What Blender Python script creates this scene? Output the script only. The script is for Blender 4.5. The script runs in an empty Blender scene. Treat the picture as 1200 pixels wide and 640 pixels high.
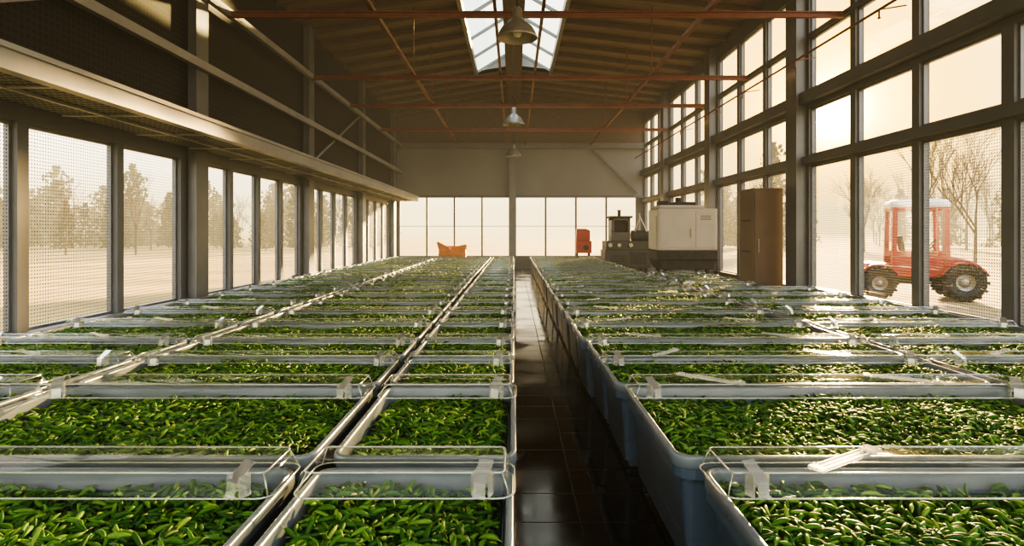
import bpy, math, random
import numpy as np
from mathutils import Vector, Matrix
random.seed(4); rng=np.random.default_rng(7)
S=bpy.context.scene
COL=S.collection
# ---------------------------------------------------------------- materials
def new_mat(name):
    m=bpy.data.materials.new(name); m.use_nodes=True
    nt=m.node_tree; nt.nodes.clear()
    out=nt.nodes.new('ShaderNodeOutputMaterial')
    return m,nt,out
def pbr(name,c1,c2=None,rough=.5,metal=0.,scale=6.,bump=0.,bscale=None,detail=5,stretch=(1,1,1),spec=.5,coat=0.,trans=0.):
    m,nt,out=new_mat(name); N=nt.nodes; L=nt.links
    b=N.new('ShaderNodeBsdfPrincipled'); L.new(b.outputs[0],out.inputs[0])
    b.inputs['Roughness'].default_value=rough; b.inputs['Metallic'].default_value=metal
    b.inputs['Specular IOR Level'].default_value=spec; b.inputs['Coat Weight'].default_value=coat
    b.inputs['Transmission Weight'].default_value=trans
    tc=N.new('ShaderNodeTexCoord'); mp=N.new('ShaderNodeMapping'); mp.inputs['Scale'].default_value=stretch
    L.new(tc.outputs['Object'],mp.inputs[0])
    n=N.new('ShaderNodeTexNoise'); n.inputs['Scale'].default_value=scale; n.inputs['Detail'].default_value=detail
    L.new(mp.outputs[0],n.inputs['Vector'])
    r=N.new('ShaderNodeValToRGB'); r.color_ramp.elements[0].position=.3; r.color_ramp.elements[1].position=.7
    c2=c2 or tuple(x*.8 for x in c1)
    r.color_ramp.elements[0].color=(*c1,1); r.color_ramp.elements[1].color=(*c2,1)
    L.new(n.outputs[0],r.inputs[0]); L.new(r.outputs[0],b.inputs['Base Color'])
    if bump:
        bn=N.new('ShaderNodeBump'); bn.inputs['Strength'].default_value=bump; bn.inputs['Distance'].default_value=.02
        n2=N.new('ShaderNodeTexNoise'); n2.inputs['Scale'].default_value=bscale or scale*4
        L.new(mp.outputs[0],n2.inputs['Vector']); L.new(n2.outputs[0],bn.inputs['Height']); L.new(bn.outputs[0],b.inputs['Normal'])
    return m
def plank_mat(name,c1,c2,axis='X',width=.2,rough=.5,gap=(.02,.01,.006),bump=.6,spec=.5,gw=.07):
    m,nt,out=new_mat(name); N=nt.nodes; L=nt.links
    b=N.new('ShaderNodeBsdfPrincipled'); L.new(b.outputs[0],out.inputs[0]); b.inputs['Roughness'].default_value=rough
    b.inputs['Specular IOR Level'].default_value=spec
    tc=N.new('ShaderNodeTexCoord'); sp=N.new('ShaderNodeSeparateXYZ'); L.new(tc.outputs['Object'],sp.inputs[0])
    dv=N.new('ShaderNodeMath'); dv.operation='DIVIDE'; dv.inputs[1].default_value=width; L.new(sp.outputs[axis],dv.inputs[0])
    fl=N.new('ShaderNodeMath'); fl.operation='FLOOR'; L.new(dv.outputs[0],fl.inputs[0])
    fr=N.new('ShaderNodeMath'); fr.operation='FRACT'; L.new(dv.outputs[0],fr.inputs[0])
    wn=N.new('ShaderNodeTexWhiteNoise'); wn.noise_dimensions='1D'; L.new(fl.outputs[0],wn.inputs['W'])
    mp=N.new('ShaderNodeMapping'); L.new(tc.outputs['Object'],mp.inputs[0])
    mp.inputs['Scale'].default_value=(1,12,1) if axis=='Y' else (12,1,1)
    n=N.new('ShaderNodeTexNoise'); n.inputs['Scale'].default_value=1.5; n.inputs['Detail'].default_value=6; L.new(mp.outputs[0],n.inputs['Vector'])
    ad=N.new('ShaderNodeMath'); ad.operation='MULTIPLY_ADD'; ad.inputs[1].default_value=.6; L.new(wn.outputs['Value'],ad.inputs[0])
    L.new(n.outputs[0],ad.inputs[2])
    r=N.new('ShaderNodeValToRGB'); r.color_ramp.elements[0].position=.35; r.color_ramp.elements[1].position=1.1
    r.color_ramp.elements[0].color=(*c1,1); r.color_ramp.elements[1].color=(*c2,1); L.new(ad.outputs[0],r.inputs[0])
    gt=N.new('ShaderNodeMath'); gt.operation='LESS_THAN'; gt.inputs[1].default_value=gw; L.new(fr.outputs[0],gt.inputs[0])
    mx=N.new('ShaderNodeMix'); mx.data_type='RGBA'; L.new(gt.outputs[0],mx.inputs[0]); L.new(r.outputs[0],mx.inputs[6]); mx.inputs[7].default_value=(*gap,1)
    L.new(mx.outputs[2],b.inputs['Base Color'])
    bn=N.new('ShaderNodeBump'); bn.inputs['Strength'].default_value=bump; bn.inputs['Distance'].default_value=.01; bn.invert=True
    L.new(gt.outputs[0],bn.inputs['Height']); L.new(bn.outputs[0],b.inputs['Normal'])
    return m
def floor_mat():
    m,nt,out=new_mat('dark_wet_floor'); N=nt.nodes; L=nt.links
    b=N.new('ShaderNodeBsdfPrincipled'); L.new(b.outputs[0],out.inputs[0]); b.inputs['Specular IOR Level'].default_value=.26
    tc=N.new('ShaderNodeTexCoord')
    br=N.new('ShaderNodeTexBrick'); br.offset=0; br.inputs['Scale'].default_value=1; br.inputs['Brick Width'].default_value=.40; br.inputs['Row Height'].default_value=.40
    br.inputs['Mortar Size'].default_value=.006; br.inputs['Color1'].default_value=(.005,.0055,.006,1); br.inputs['Color2'].default_value=(.009,.0095,.011,1); br.inputs['Mortar'].default_value=(.001,.001,.001,1)
    L.new(tc.outputs['Object'],br.inputs['Vector']); L.new(br.outputs['Color'],b.inputs['Base Color'])
    nz=N.new('ShaderNodeTexNoise'); nz.inputs['Scale'].default_value=.9; nz.inputs['Detail'].default_value=3; L.new(tc.outputs['Object'],nz.inputs['Vector'])
    mr=N.new('ShaderNodeMapRange'); mr.inputs['From Min'].default_value=.42; mr.inputs['From Max'].default_value=.62; mr.inputs['To Min'].default_value=.03; mr.inputs['To Max'].default_value=.22; L.new(nz.outputs[0],mr.inputs[0])
    ra=N.new('ShaderNodeMath'); ra.operation='MULTIPLY_ADD'; ra.inputs[1].default_value=.4; L.new(br.outputs['Fac'],ra.inputs[0]); L.new(mr.outputs[0],ra.inputs[2]); L.new(ra.outputs[0],b.inputs['Roughness'])
    n2=N.new('ShaderNodeTexNoise'); n2.inputs['Scale'].default_value=14; L.new(tc.outputs['Object'],n2.inputs['Vector'])
    mu=N.new('ShaderNodeMath'); mu.operation='MULTIPLY_ADD'; mu.inputs[1].default_value=.25; L.new(n2.outputs[0],mu.inputs[0])
    iv=N.new('ShaderNodeMath'); iv.operation='SUBTRACT'; iv.inputs[0].default_value=1; L.new(br.outputs['Fac'],iv.inputs[1]); L.new(iv.outputs[0],mu.inputs[2])
    bn=N.new('ShaderNodeBump'); bn.inputs['Strength'].default_value=.2; bn.inputs['Distance'].default_value=.006; L.new(mu.outputs[0],bn.inputs['Height']); L.new(bn.outputs[0],b.inputs['Normal'])
    return m
def clear_mat(name,base=.05,gain=.6,tint=(.97,.98,.96),rough=.06,haze=.03,hazecol=(.9,.9,.85),blend=.25):
    m,nt,out=new_mat(name); N=nt.nodes; L=nt.links
    t=N.new('ShaderNodeBsdfTransparent'); t.inputs[0].default_value=(*tint,1)
    g=N.new('ShaderNodeBsdfGlossy'); g.inputs['Roughness'].default_value=rough
    lw=N.new('ShaderNodeLayerWeight'); lw.inputs[0].default_value=blend
    ma=N.new('ShaderNodeMath'); ma.operation='MULTIPLY_ADD'; ma.inputs[1].default_value=gain; ma.inputs[2].default_value=base
    L.new(lw.outputs['Fresnel'],ma.inputs[0])
    mx=N.new('ShaderNodeMixShader'); L.new(ma.outputs[0],mx.inputs[0]); L.new(t.outputs[0],mx.inputs[1]); L.new(g.outputs[0],mx.inputs[2])
    if haze<=0: L.new(mx.outputs[0],out.inputs[0]); return m
    d=N.new('ShaderNodeBsdfDiffuse'); d.inputs[0].default_value=(*hazecol,1)
    nz=N.new('ShaderNodeTexNoise'); nz.inputs['Scale'].default_value=5; tc=N.new('ShaderNodeTexCoord'); L.new(tc.outputs['Object'],nz.inputs['Vector'])
    mh=N.new('ShaderNodeMath'); mh.operation='MULTIPLY'; mh.inputs[1].default_value=haze*2; L.new(nz.outputs[0],mh.inputs[0])
    mx2=N.new('ShaderNodeMixShader'); L.new(mh.outputs[0],mx2.inputs[0]); L.new(mx.outputs[0],mx2.inputs[1]); L.new(d.outputs[0],mx2.inputs[2])
    L.new(mx2.outputs[0],out.inputs[0]); return m
def dots(nt,pa,pb,ua,ub,r):
    N=nt.nodes; L=nt.links
    tc=N.new('ShaderNodeTexCoord'); sp=N.new('ShaderNodeSeparateXYZ'); L.new(tc.outputs['Object'],sp.inputs[0])
    def ax(a,pitch):
        d=N.new('ShaderNodeMath'); d.operation='DIVIDE'; d.inputs[1].default_value=pitch; L.new(sp.outputs[a],d.inputs[0])
        f=N.new('ShaderNodeMath'); f.operation='FRACT'; L.new(d.outputs[0],f.inputs[0])
        s=N.new('ShaderNodeMath'); s.operation='SUBTRACT'; s.inputs[1].default_value=.5; L.new(f.outputs[0],s.inputs[0])
        p=N.new('ShaderNodeMath'); p.operation='MULTIPLY'; L.new(s.outputs[0],p.inputs[0]); L.new(s.outputs[0],p.inputs[1]); return p
    a=ax(ua,pa); b=ax(ub,pb)
    ad=N.new('ShaderNodeMath'); ad.operation='ADD'; L.new(a.outputs[0],ad.inputs[0]); L.new(b.outputs[0],ad.inputs[1])
    lt=N.new('ShaderNodeMath'); lt.operation='LESS_THAN'; lt.inputs[1].default_value=r*r; L.new(ad.outputs[0],lt.inputs[0])
    return lt.outputs[0]
def screen_mat(name,pitch,r,col):
    m,nt,out=new_mat(name); N=nt.nodes; L=nt.links
    fac=dots(nt,pitch,pitch,'Y','Z',r)
    t=N.new('ShaderNodeBsdfTransparent'); d=N.new('ShaderNodeBsdfPrincipled'); d.inputs['Base Color'].default_value=(*col,1)
    mx=N.new('ShaderNodeMixShader'); L.new(fac,mx.inputs[0]); L.new(t.outputs[0],mx.inputs[1]); L.new(d.outputs[0],mx.inputs[2])
    L.new(mx.outputs[0],out.inputs[0]); return m
def perf_mat(name,ua,ub,pa,pb,r,c1,c2):
    m,nt,out=new_mat(name); N=nt.nodes; L=nt.links
    fac=dots(nt,pa,pb,ua,ub,r)
    mx=N.new('ShaderNodeMix'); mx.data_type='RGBA'; L.new(fac,mx.inputs[0]); mx.inputs[6].default_value=(*c1,1); mx.inputs[7].default_value=(*c2,1)
    d=N.new('ShaderNodeBsdfPrincipled'); d.inputs['Roughness'].default_value=.6; d.inputs['Specular IOR Level'].default_value=.3; L.new(mx.outputs[2],d.inputs['Base Color']); L.new(d.outputs[0],out.inputs[0]); return m
def pod_mat(name,per_island):
    m,nt,out=new_mat(name); N=nt.nodes; L=nt.links
    b=N.new('ShaderNodeBsdfPrincipled')
    b.inputs['Roughness'].default_value=.5; b.inputs['Specular IOR Level'].default_value=.2
    if per_island:
        g=N.new('ShaderNodeNewGeometry'); rnd=g.outputs['Random Per Island']
    else:
        g=N.new('ShaderNodeObjectInfo'); rnd=g.outputs['Random']
    r=N.new('ShaderNodeValToRGB'); cr=r.color_ramp
    cr.elements[0].position=0; cr.elements[0].color=(.014,.058,.009,1)
    cr.elements[1].position=1; cr.elements[1].color=(.24,.34,.06,1)
    for p,c in ((.35,(.031,.107,.016)),(.7,(.068,.18,.027)),(.9,(.125,.25,.04))):
        e=cr.elements.new(p); e.color=(*c,1)
    L.new(rnd,r.inputs[0])
    tc=N.new('ShaderNodeTexCoord'); n=N.new('ShaderNodeTexNoise'); n.inputs['Scale'].default_value=40; L.new(tc.outputs['Object'],n.inputs['Vector'])
    mp=N.new('ShaderNodeMapRange'); mp.inputs['To Min'].default_value=.65; mp.inputs['To Max'].default_value=1.3; L.new(n.outputs[0],mp.inputs[0])
    vm=N.new('ShaderNodeVectorMath'); vm.operation='SCALE'; L.new(r.outputs[0],vm.inputs[0]); L.new(mp.outputs[0],vm.inputs['Scale'])
    L.new(vm.outputs[0],b.inputs['Base Color'])
    tr=N.new('ShaderNodeBsdfTranslucent'); tr.inputs[0].default_value=(.28,.46,.05,1)
    mx=N.new('ShaderNodeMixShader'); mx.inputs[0].default_value=.12; L.new(b.outputs[0],mx.inputs[1]); L.new(tr.outputs[0],mx.inputs[2]); L.new(mx.outputs[0],out.inputs[0])
    return m
def glow_haze_mat(name,dens,col,s):  # absorbs and emits: own glow stands in for scattered light
    m,nt,out=new_mat(name)
    ab=nt.nodes.new('ShaderNodeVolumeAbsorption'); ab.inputs['Color'].default_value=(0,0,0,1); ab.inputs['Density'].default_value=dens
    em=nt.nodes.new('ShaderNodeEmission'); em.inputs[0].default_value=(*col,1); em.inputs[1].default_value=dens*s
    ad=nt.nodes.new('ShaderNodeAddShader'); nt.links.new(ab.outputs[0],ad.inputs[0]); nt.links.new(em.outputs[0],ad.inputs[1]); nt.links.new(ad.outputs[0],out.inputs['Volume'])
    return m
M={}
M['podi']=pod_mat('pepper_skin_single',False); M['pods']=pod_mat('pepper_skin_pile',True)
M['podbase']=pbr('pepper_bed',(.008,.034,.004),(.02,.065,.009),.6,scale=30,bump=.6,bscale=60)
M['stem']=pbr('pepper_stem',(.16,.26,.05),(.25,.33,.08),.6,scale=20)
M['tub']=pbr('tub_plastic',(.055,.09,.13),(.072,.11,.15),.36,scale=4,bump=.02)
M['rim']=pbr('tub_rim_plastic',(.12,.15,.172),(.16,.187,.205),.26,scale=5)
M['lid']=clear_mat('clear_plastic',.015,.22,(.975,.99,.97),.05,.002)
M['lidedge']=clear_mat('plastic_edge_highlight',.35,.5,(.85,.9,.82),.10,.14,(.85,.92,.8))  # whitish tint on the edge tubes stands in for the lid's highlight
M['clip']=clear_mat('clear_plastic_clip',.16,.7,(.90,.93,.89),.08,.13,(.95,.95,.9))
M['strap']=clear_mat('clear_plastic_strap',.12,.5,(.85,.87,.82),.15,.22,(.95,.94,.88))
M['glass']=clear_mat('window_glass',.01,.2,(.98,.98,.97),.02,.0)
M['screen']=screen_mat('insect_screen',.042,.23,(.18,.16,.13))
M['meshgrey']=perf_mat('perforated_panel','X','Y',.07,.11,.35,(.14,.147,.15),(.012,.012,.012))
M['frame']=pbr('window_frame_metal',(.14,.153,.168),(.18,.19,.202),.4,.3,scale=3)
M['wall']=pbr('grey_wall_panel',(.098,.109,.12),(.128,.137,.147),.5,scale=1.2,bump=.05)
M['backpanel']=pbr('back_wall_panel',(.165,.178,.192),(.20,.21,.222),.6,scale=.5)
M['dark']=perf_mat('dark_mesh_wall','Y','Z',.09,.09,.36,(.017,.0175,.0185),(.007,.007,.0075))
M['column']=pbr('column_steel',(.118,.13,.143),(.15,.16,.172),.4,.3,scale=2)
M['beige']=pbr('grey_rail_paint',(.25,.257,.262),(.31,.314,.315),.4,.2,scale=2)
M['floor']=floor_mat()
M['ceil']=plank_mat('ceiling_planks',(.13,.089,.060),(.19,.132,.087),'Y',.45,.6,(.08,.053,.036),.3,.5,.04)
M['rafter']=pbr('rafter_wood',(.08,.053,.036),(.115,.077,.051),.6,scale=3,stretch=(1,8,8))
M['red']=pbr('rust_red_steel',(.15,.042,.025),(.20,.06,.034),.5,scale=4)
M['redpaint']=pbr('red_paint',(.34,.032,.022),(.41,.046,.03),.42,scale=3,coat=.1)
M['white']=pbr('white_paint',(.80,.78,.74),(.87,.85,.81),.4,scale=3)
M['lampm']=pbr('lamp_enamel',(.28,.27,.25),(.36,.34,.31),.35,.4,scale=5)
M['bulb']=pbr('lamp_bulb',(.85,.8,.7),(.9,.85,.75),.2,scale=5)
M['machine']=pbr('machine_beige',(.40,.38,.335),(.46,.44,.39),.5,scale=1.5)
M['blackm']=pbr('black_rubber',(.015,.015,.015),(.03,.029,.027),.7,scale=8,bump=.2)
M['cab']=pbr('cabinet_brown',(.11,.072,.048),(.14,.092,.062),.5,scale=1.2)
M['dgreen']=pbr('dark_green_machine',(.020,.028,.028),(.032,.04,.038),.45,scale=2)
M['darkcab']=pbr('dark_cab_paint',(.05,.055,.058),(.07,.075,.078),.45,scale=2)
M['orange']=pbr('orange_wood',(.45,.15,.04),(.55,.20,.06),.6,scale=4)
M['metal']=pbr('bare_metal',(.30,.29,.28),(.4,.39,.36),.4,.8,scale=6)
M['ground']=pbr('dry_field',(.42,.29,.085),(.19,.13,.038),.95,scale=.22,bump=.5,bscale=3,detail=10,stretch=(.5,1.6,1))
M['gravel']=pbr('gravel_yard',(.32,.235,.105),(.21,.15,.068),.95,scale=.6,bump=.4,bscale=12,detail=10)
M['bark']=pbr('hazy_bark',(.09,.067,.04),(.13,.095,.06),.9,scale=3)
M['foliage']=pbr('hazy_foliage',(.055,.05,.023),(.085,.077,.036),.9,scale=2,bump=.5)
M['sglass']=clear_mat('skylight_glass',.02,.2,(.72,.80,.80),.05,.02)
M['haze']=glow_haze_mat('field_glow_haze',.0065,(1,.77,.37),1.05)
M['hallglow']=glow_haze_mat('hall_glow',.003,(1,.78,.45),.42)
# ---------------------------------------------------------------- mesh helpers
class B:
    def __init__(s): s.v=[];s.f=[];s.m=[]
    def box(s,x0,x1,y0,y1,z0,z1,m=0,R=None):
        i=len(s.v)
        P=[Vector(p) for p in((x0,y0,z0),(x1,y0,z0),(x1,y1,z0),(x0,y1,z0),(x0,y0,z1),(x1,y0,z1),(x1,y1,z1),(x0,y1,z1))]
        if R: P=[R@p for p in P]
        s.v+=[tuple(p) for p in P]
        for f in((0,3,2,1),(4,5,6,7),(0,1,5,4),(1,2,6,5),(2,3,7,6),(3,0,4,7)): s.f.append([i+k for k in f]); s.m.append(m)
        return s
    def cyl(s,a,b,r,r2=None,n=10,m=0,cap=True):
        a=Vector(a);b=Vector(b); r2=r if r2 is None else r2; d=(b-a).normalized()
        u=d.orthogonal().normalized(); w=d.cross(u); i=len(s.v)
        for c,rr in((a,r),(b,r2)):
            for k in range(n):
                t=2*math.pi*k/n; s.v.append(tuple(c+(u*math.cos(t)+w*math.sin(t))*rr))
        for k in range(n):
            k2=(k+1)%n; s.f.append([i+k,i+k2,i+n+k2,i+n+k]); s.m.append(m)
        if cap: s.f.append([i+k for k in range(n)][::-1]); s.f.append([i+n+k for k in range(n)]); s.m+=[m,m]
        return s
    def bar(s,a,b,w,h,m=0):
        a=Vector(a);b=Vector(b);d=(b-a).normalized(); up=Vector((0,0,1))
        if abs(d.z)>.99: up=Vector((0,1,0))
        u=d.cross(up).normalized(); w2=u.cross(d).normalized(); i=len(s.v)
        for c in(a,b):
            for p,q in((-1,-1),(1,-1),(1,1),(-1,1)): s.v.append(tuple(c+u*p*w/2+w2*q*h/2))
        for f in((3,2,1,0),(4,5,6,7),(0,1,5,4),(1,2,6,5),(2,3,7,6),(3,0,4,7)): s.f.append([i+k for k in f]); s.m.append(m)
        return s
    def lathe(s,prof,c=(0,0,0),n=24,m=0,axis='Z'):
        i=len(s.v)
        for r,h in prof:
            for k in range(n):
                t=2*math.pi*k/n
                if axis=='Z': s.v.append((c[0]+r*math.cos(t),c[1]+r*math.sin(t),c[2]+h))
                else: s.v.append((c[0]+r*math.cos(t),c[1]+h,c[2]+r*math.sin(t)))
        for j in range(len(prof)-1):
            for k in range(n):
                k2=(k+1)%n; s.f.append([i+j*n+k,i+j*n+k2,i+(j+1)*n+k2,i+(j+1)*n+k]); s.m.append(m)
        return s
    def poly(s,pts,m=0):
        i=len(s.v); s.v+=[tuple(p) for p in pts]; s.f.append(list(range(i,i+len(pts)))); s.m.append(m); return s
    def prism(s,pts2,y0,y1,m=0):
        n=len(pts2); i=len(s.v)
        s.v+=[(x,y0,z) for x,z in pts2]+[(x,y1,z) for x,z in pts2]
        s.f.append(list(range(i,i+n))); s.f.append(list(range(i+n,i+2*n))[::-1]); s.m+=[m,m]
        for k in range(n):
            k2=(k+1)%n; s.f.append([i+k,i+n+k,i+n+k2,i+k2]); s.m.append(m)
        return s
    def mesh(s,name,mats,smooth=False):
        me=bpy.data.meshes.new(name); me.from_pydata(s.v,[],s.f)
        for m in mats: me.materials.append(M[m])
        if any(s.m): me.polygons.foreach_set('material_index',s.m)
        if smooth: me.polygons.foreach_set('use_smooth',[True]*len(me.polygons))
        me.update(); return me
def obj(name,me,loc=(0,0,0),rot=(0,0,0),parent=None,label=None,cat=None,kind=None,group=None,bevel=0):
    o=bpy.data.objects.new(name,me); COL.objects.link(o); o.location=loc; o.rotation_euler=rot
    if parent: o.parent=parent
    if label:o['label']=label
    if cat:o['category']=cat
    if kind:o['kind']=kind
    if group:o['group']=group
    if bevel:
        b=o.modifiers.new('bevel','BEVEL'); b.width=bevel; b.segments=2; b.limit_method='ANGLE'
    return o
XL,XR,YB,YF=-5.6,6.2,28.5,-3.0
RZ=8.15; EL=7.25; ER=7.45
def rz(x): return RZ+(RZ-EL)*x/(-XL) if x<0 else RZ-(RZ-ER)*x/XR
# ---------------------------------------------------------------- floor / ground
b=B().box(XL-.2,XR+.2,YF,YB+.2,-.15,0); obj('floor',b.mesh('floor',['floor']),kind='structure',label='dark glossy tiled floor of a hall',cat='floor')
b=B().poly([(-300,-60,-.16),(300,-60,-.16),(300,420,-.16),(-300,420,-.16)])
obj('field_ground',b.mesh('field_ground',['ground']),kind='structure',label='dry golden grass field around the building',cat='ground')
b=B().box(XR+.3,XR+16,-10,40,-.2,-.0); obj('gravel_yard',b.mesh('gravel_yard',['gravel']),kind='structure',label='pale dusty gravel yard beside the building',cat='ground')
# ---------------------------------------------------------------- windows
wn=[0]; wcache={}
def window(side,a0,a1,z0,z1,mid=False,screen=False):
    wn[0]+=1; w=a1-a0; h=z1-z0; key=(side,round(w,3),round(h,3),mid,screen); t=.035 if side!='B' else .02
    if key not in wcache:
        f=B(); D=.03
        def bx(u0,u1,v0,v1,d=D):
            if side=='B': f.box(u0,u1,-d,d,v0,v1)
            else: f.box(-d,d,u0,u1,v0,v1)
        bx(-w/2,w/2,0,t); bx(-w/2,w/2,h-t,h); bx(-w/2,-w/2+t,t,h-t); bx(w/2-t,w/2,t,h-t)
        if mid: bx(-w/2+t,w/2-t,h/2-.015,h/2+.015,.02)
        g=B(); e=t-.01
        if side=='B': g.poly([(-w/2+e,0,e),(w/2-e,0,e),(w/2-e,0,h-e),(-w/2+e,0,h-e)])
        else: g.poly([(0,-w/2+e,e),(0,w/2-e,e),(0,w/2-e,h-e),(0,-w/2+e,h-e)])
        sc=None
        if screen:
            sx=.035 if side=='L' else -.035
            sc=B().poly([(sx,-w/2+e,e),(sx,w/2-e,e),(sx,w/2-e,h-e),(sx,-w/2+e,h-e)]).mesh('insect_screen',['screen'])
        wcache[key]=(f.mesh('window_frame',['frame']),g.mesh('window_glass',['glass']),sc)
    fm,gm,sm=wcache[key]; c=(a0+a1)/2
    loc={'L':(XL-.1,c,z0),'R':(XR+.08,c,z0),'B':(c,YB+.1,z0)}[side]
    o=obj('window_%d'%wn[0],fm,loc,kind='structure',label='tall grey metal framed window',cat='window')
    obj('glass_pane',gm,parent=o)
    if sm: obj('insect_screen',sm,parent=o)
RC=[-3.95,1.65,7.5,12.85,18.45,24.05]
RB=[]
cols=RC+[YB+.15]
for i in range(len(cols)-1):
    s=cols[i]+(.3 if i!=2 else .1); e=cols[i+1]-(.3 if i!=1 else .1)
    if i==len(cols)-2: e=YB-.1
    n=3; mu=.17; w=(e-s-mu*(n-1))/n
    for k in range(n): RB.append((s+k*(w+mu),s+k*(w+mu)+w))
RB=[o for o in RB if o[1]>YF+.1]
tiers=[(.57,3.14),(3.36,4.34),(4.74,5.82),(5.92,6.95)]
b=B(); x0,x1=XR,XR+.16
bands=[(0,.57),(3.14,3.36),(4.34,4.74),(5.82,5.92),(6.95,7.5)]
for z0,z1 in bands: b.box(x0,x1,YF,YB,z0,z1)
edges=[YF]+[v for a in RB for v in a]+[YB]
for i in range(0,len(edges),2):
    for t0,t1 in tiers:
        if edges[i+1]>edges[i]+.01: b.box(x0,x1,edges[i],edges[i+1],t0,t1)
b.box(x0-.08,x0,YF,YB,.52,.58); b.box(x0-.10,x0,YF,YB,3.18,3.33); b.box(x0-.16,x0,YF,YB,4.44,4.68)
obj('wall_right',b.mesh('wall_right',['wall']),kind='structure',label='tall glazed wall with grey metal framing',cat='wall')
for a in RB:
    for ti,(t0,t1) in enumerate(tiers): window('R',a[0],a[1],t0,t1,screen=(ti==0))
for c in RC[3:]:
    b=B().box(XR-.20,XR,c-.2,c+.2,0,7.4).box(XR-.24,XR-.20,c-.25,c+.25,0,7.3).box(XR-.28,XR,c-.28,c+.28,0,.12)
    obj('steel_column',b.mesh('steel_column',['column']),label='grey steel column between tall windows',cat='column',group='columns along the tall glazed wall')
# left wall
LC=[-.85,4.75,10.35,15.95,21.55,27.15]
LB=[]
for i in range(len(LC)-1):
    s,e=LC[i]+.3,LC[i+1]-.3; n=3 if i<2 else 4; mu=.14; w=(e-s-mu*(n-1))/n
    if i==1:
        LB+=[(s,6.74),(6.9,8.44),(8.58,e)]; continue
    for k in range(n): LB.append((s+k*(w+mu),s+k*(w+mu)+w))
LB.append((27.45,28.35)); LB=[(-2.9,-1.2)]+LB
b=B(); x0,x1=XL-.2,XL
b.box(x0,x1,YF,YB,0,.6).box(x0,x1,YF,YB,3.0,3.3)
edges=[YF]+[v for a in LB for v in a]+[YB]
for i in range(0,len(edges),2): b.box(x0+.06,x1,edges[i],edges[i+1],.6,3.0)
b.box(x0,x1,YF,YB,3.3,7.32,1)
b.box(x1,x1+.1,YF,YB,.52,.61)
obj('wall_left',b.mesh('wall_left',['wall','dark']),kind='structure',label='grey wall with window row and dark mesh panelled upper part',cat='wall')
for a in LB: window('L',a[0],a[1],.6,3.0,screen=True)
for c in LC:
    b=B().box(XL+.03,XL+.18,c-.14,c+.14,0,7.2).box(XL+.18,XL+.21,c-.2,c+.2,0,7.2)
    obj('steel_column',b.mesh('steel_column',['column']),label='grey steel column beside low windows',cat='column',group='columns along the low window wall')
for z,x in((4.6,XL+.27),(5.85,XL+.27)):
    b=B().box(x-.05,x+.05,YF,YB,z-.07,z+.07)
    obj('steel_rail',b.mesh('steel_rail',['beige']),label='long pale grey steel rail along dark upper wall',cat='rail',group='rails on upper wall')
for i in (1,3):
    b=B().bar((XL+.1,LC[i]+.2,3.6),(XL+.1,LC[i+1]-.2,5.9),.05,.06)
    obj('diagonal_brace',b.mesh('diagonal_brace',['beige']),label='thin diagonal steel brace between columns',cat='brace',group='braces on upper wall')
# ledge
b=B(); xo=-4.3; ye=26.9
b.box(xo-.05,xo,YF,ye,3.17,3.33,0)
b.box(xo-.02,xo+.03,YF,ye,3.31,3.36,0)
b.box(xo-.12,xo+.01,YF,ye,3.13,3.17,0)
b.box(XL+.22,xo-.06,ye-.06,ye,3.15,3.3,0)
b.box(XL+.22,xo-.12,YF,ye-.06,3.15,3.30,1)
b.box(XL+.72,XL+.76,YF,ye,3.12,3.15,0)
y=YF+.3
while y<ye: b.box(XL+.22,xo-.12,y,y+.04,3.13,3.15,0); y+=1.4
obj('wall_ledge',b.mesh('wall_ledge',['beige','meshgrey']),label='long projecting metal ledge with perforated underside above windows',cat='ledge',kind='structure')
# back wall
b=B(); y0,y1=YB,YB+.2
b.box(XL-.2,XR+.2,y0,y1,0,.6)
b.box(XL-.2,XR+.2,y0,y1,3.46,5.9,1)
cs=[]
for s,e,n in((XL+.15,-.22,4),(.1,XR-.35,4)):
    w=(e-s-.05*(n-1))/n
    for k in range(n): cs.append((s+k*(w+.05),s+k*(w+.05)+w))
edges=[XL-.2]+[v for a in cs for v in a]+[XR+.2]
for i in range(0,len(edges),2): b.box(edges[i],edges[i+1],y0+.05,y1-.05,.6,3.46)
b.prism([(XL-.2,5.9),(XR+.2,5.9),(XR+.2,rz(XR)+.08),(0,RZ+.1),(XL-.2,rz(XL)+.08)],y0,y1,2)
b.box(XL,XR,y0-.18,y0,5.72,5.98,0)
b.box(XL,XR,y0-.08,y0,3.38,3.5,0)
obj('wall_back',b.mesh('wall_back',['wall','backpanel','rafter']),kind='structure',label='end wall with window band and grey panelling above',cat='wall')
for a in cs: window('B',a[0],a[1],.6,3.46,mid=True)
b=B().box(-.18,.06,YB-.25,YB,0,5.72).box(-.22,.10,YB-.28,YB-.25,0,5.72)
obj('steel_column',b.mesh('steel_column',['column']),label='dark steel column in middle of end wall',cat='column')
b=B().bar((3.8,YB-.14,5.65),(5.9,YB-.14,3.6),.08,.08)
obj('diagonal_brace',b.mesh('diagonal_brace',['column']),label='dark diagonal brace on end wall panelling',cat='brace')
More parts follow.
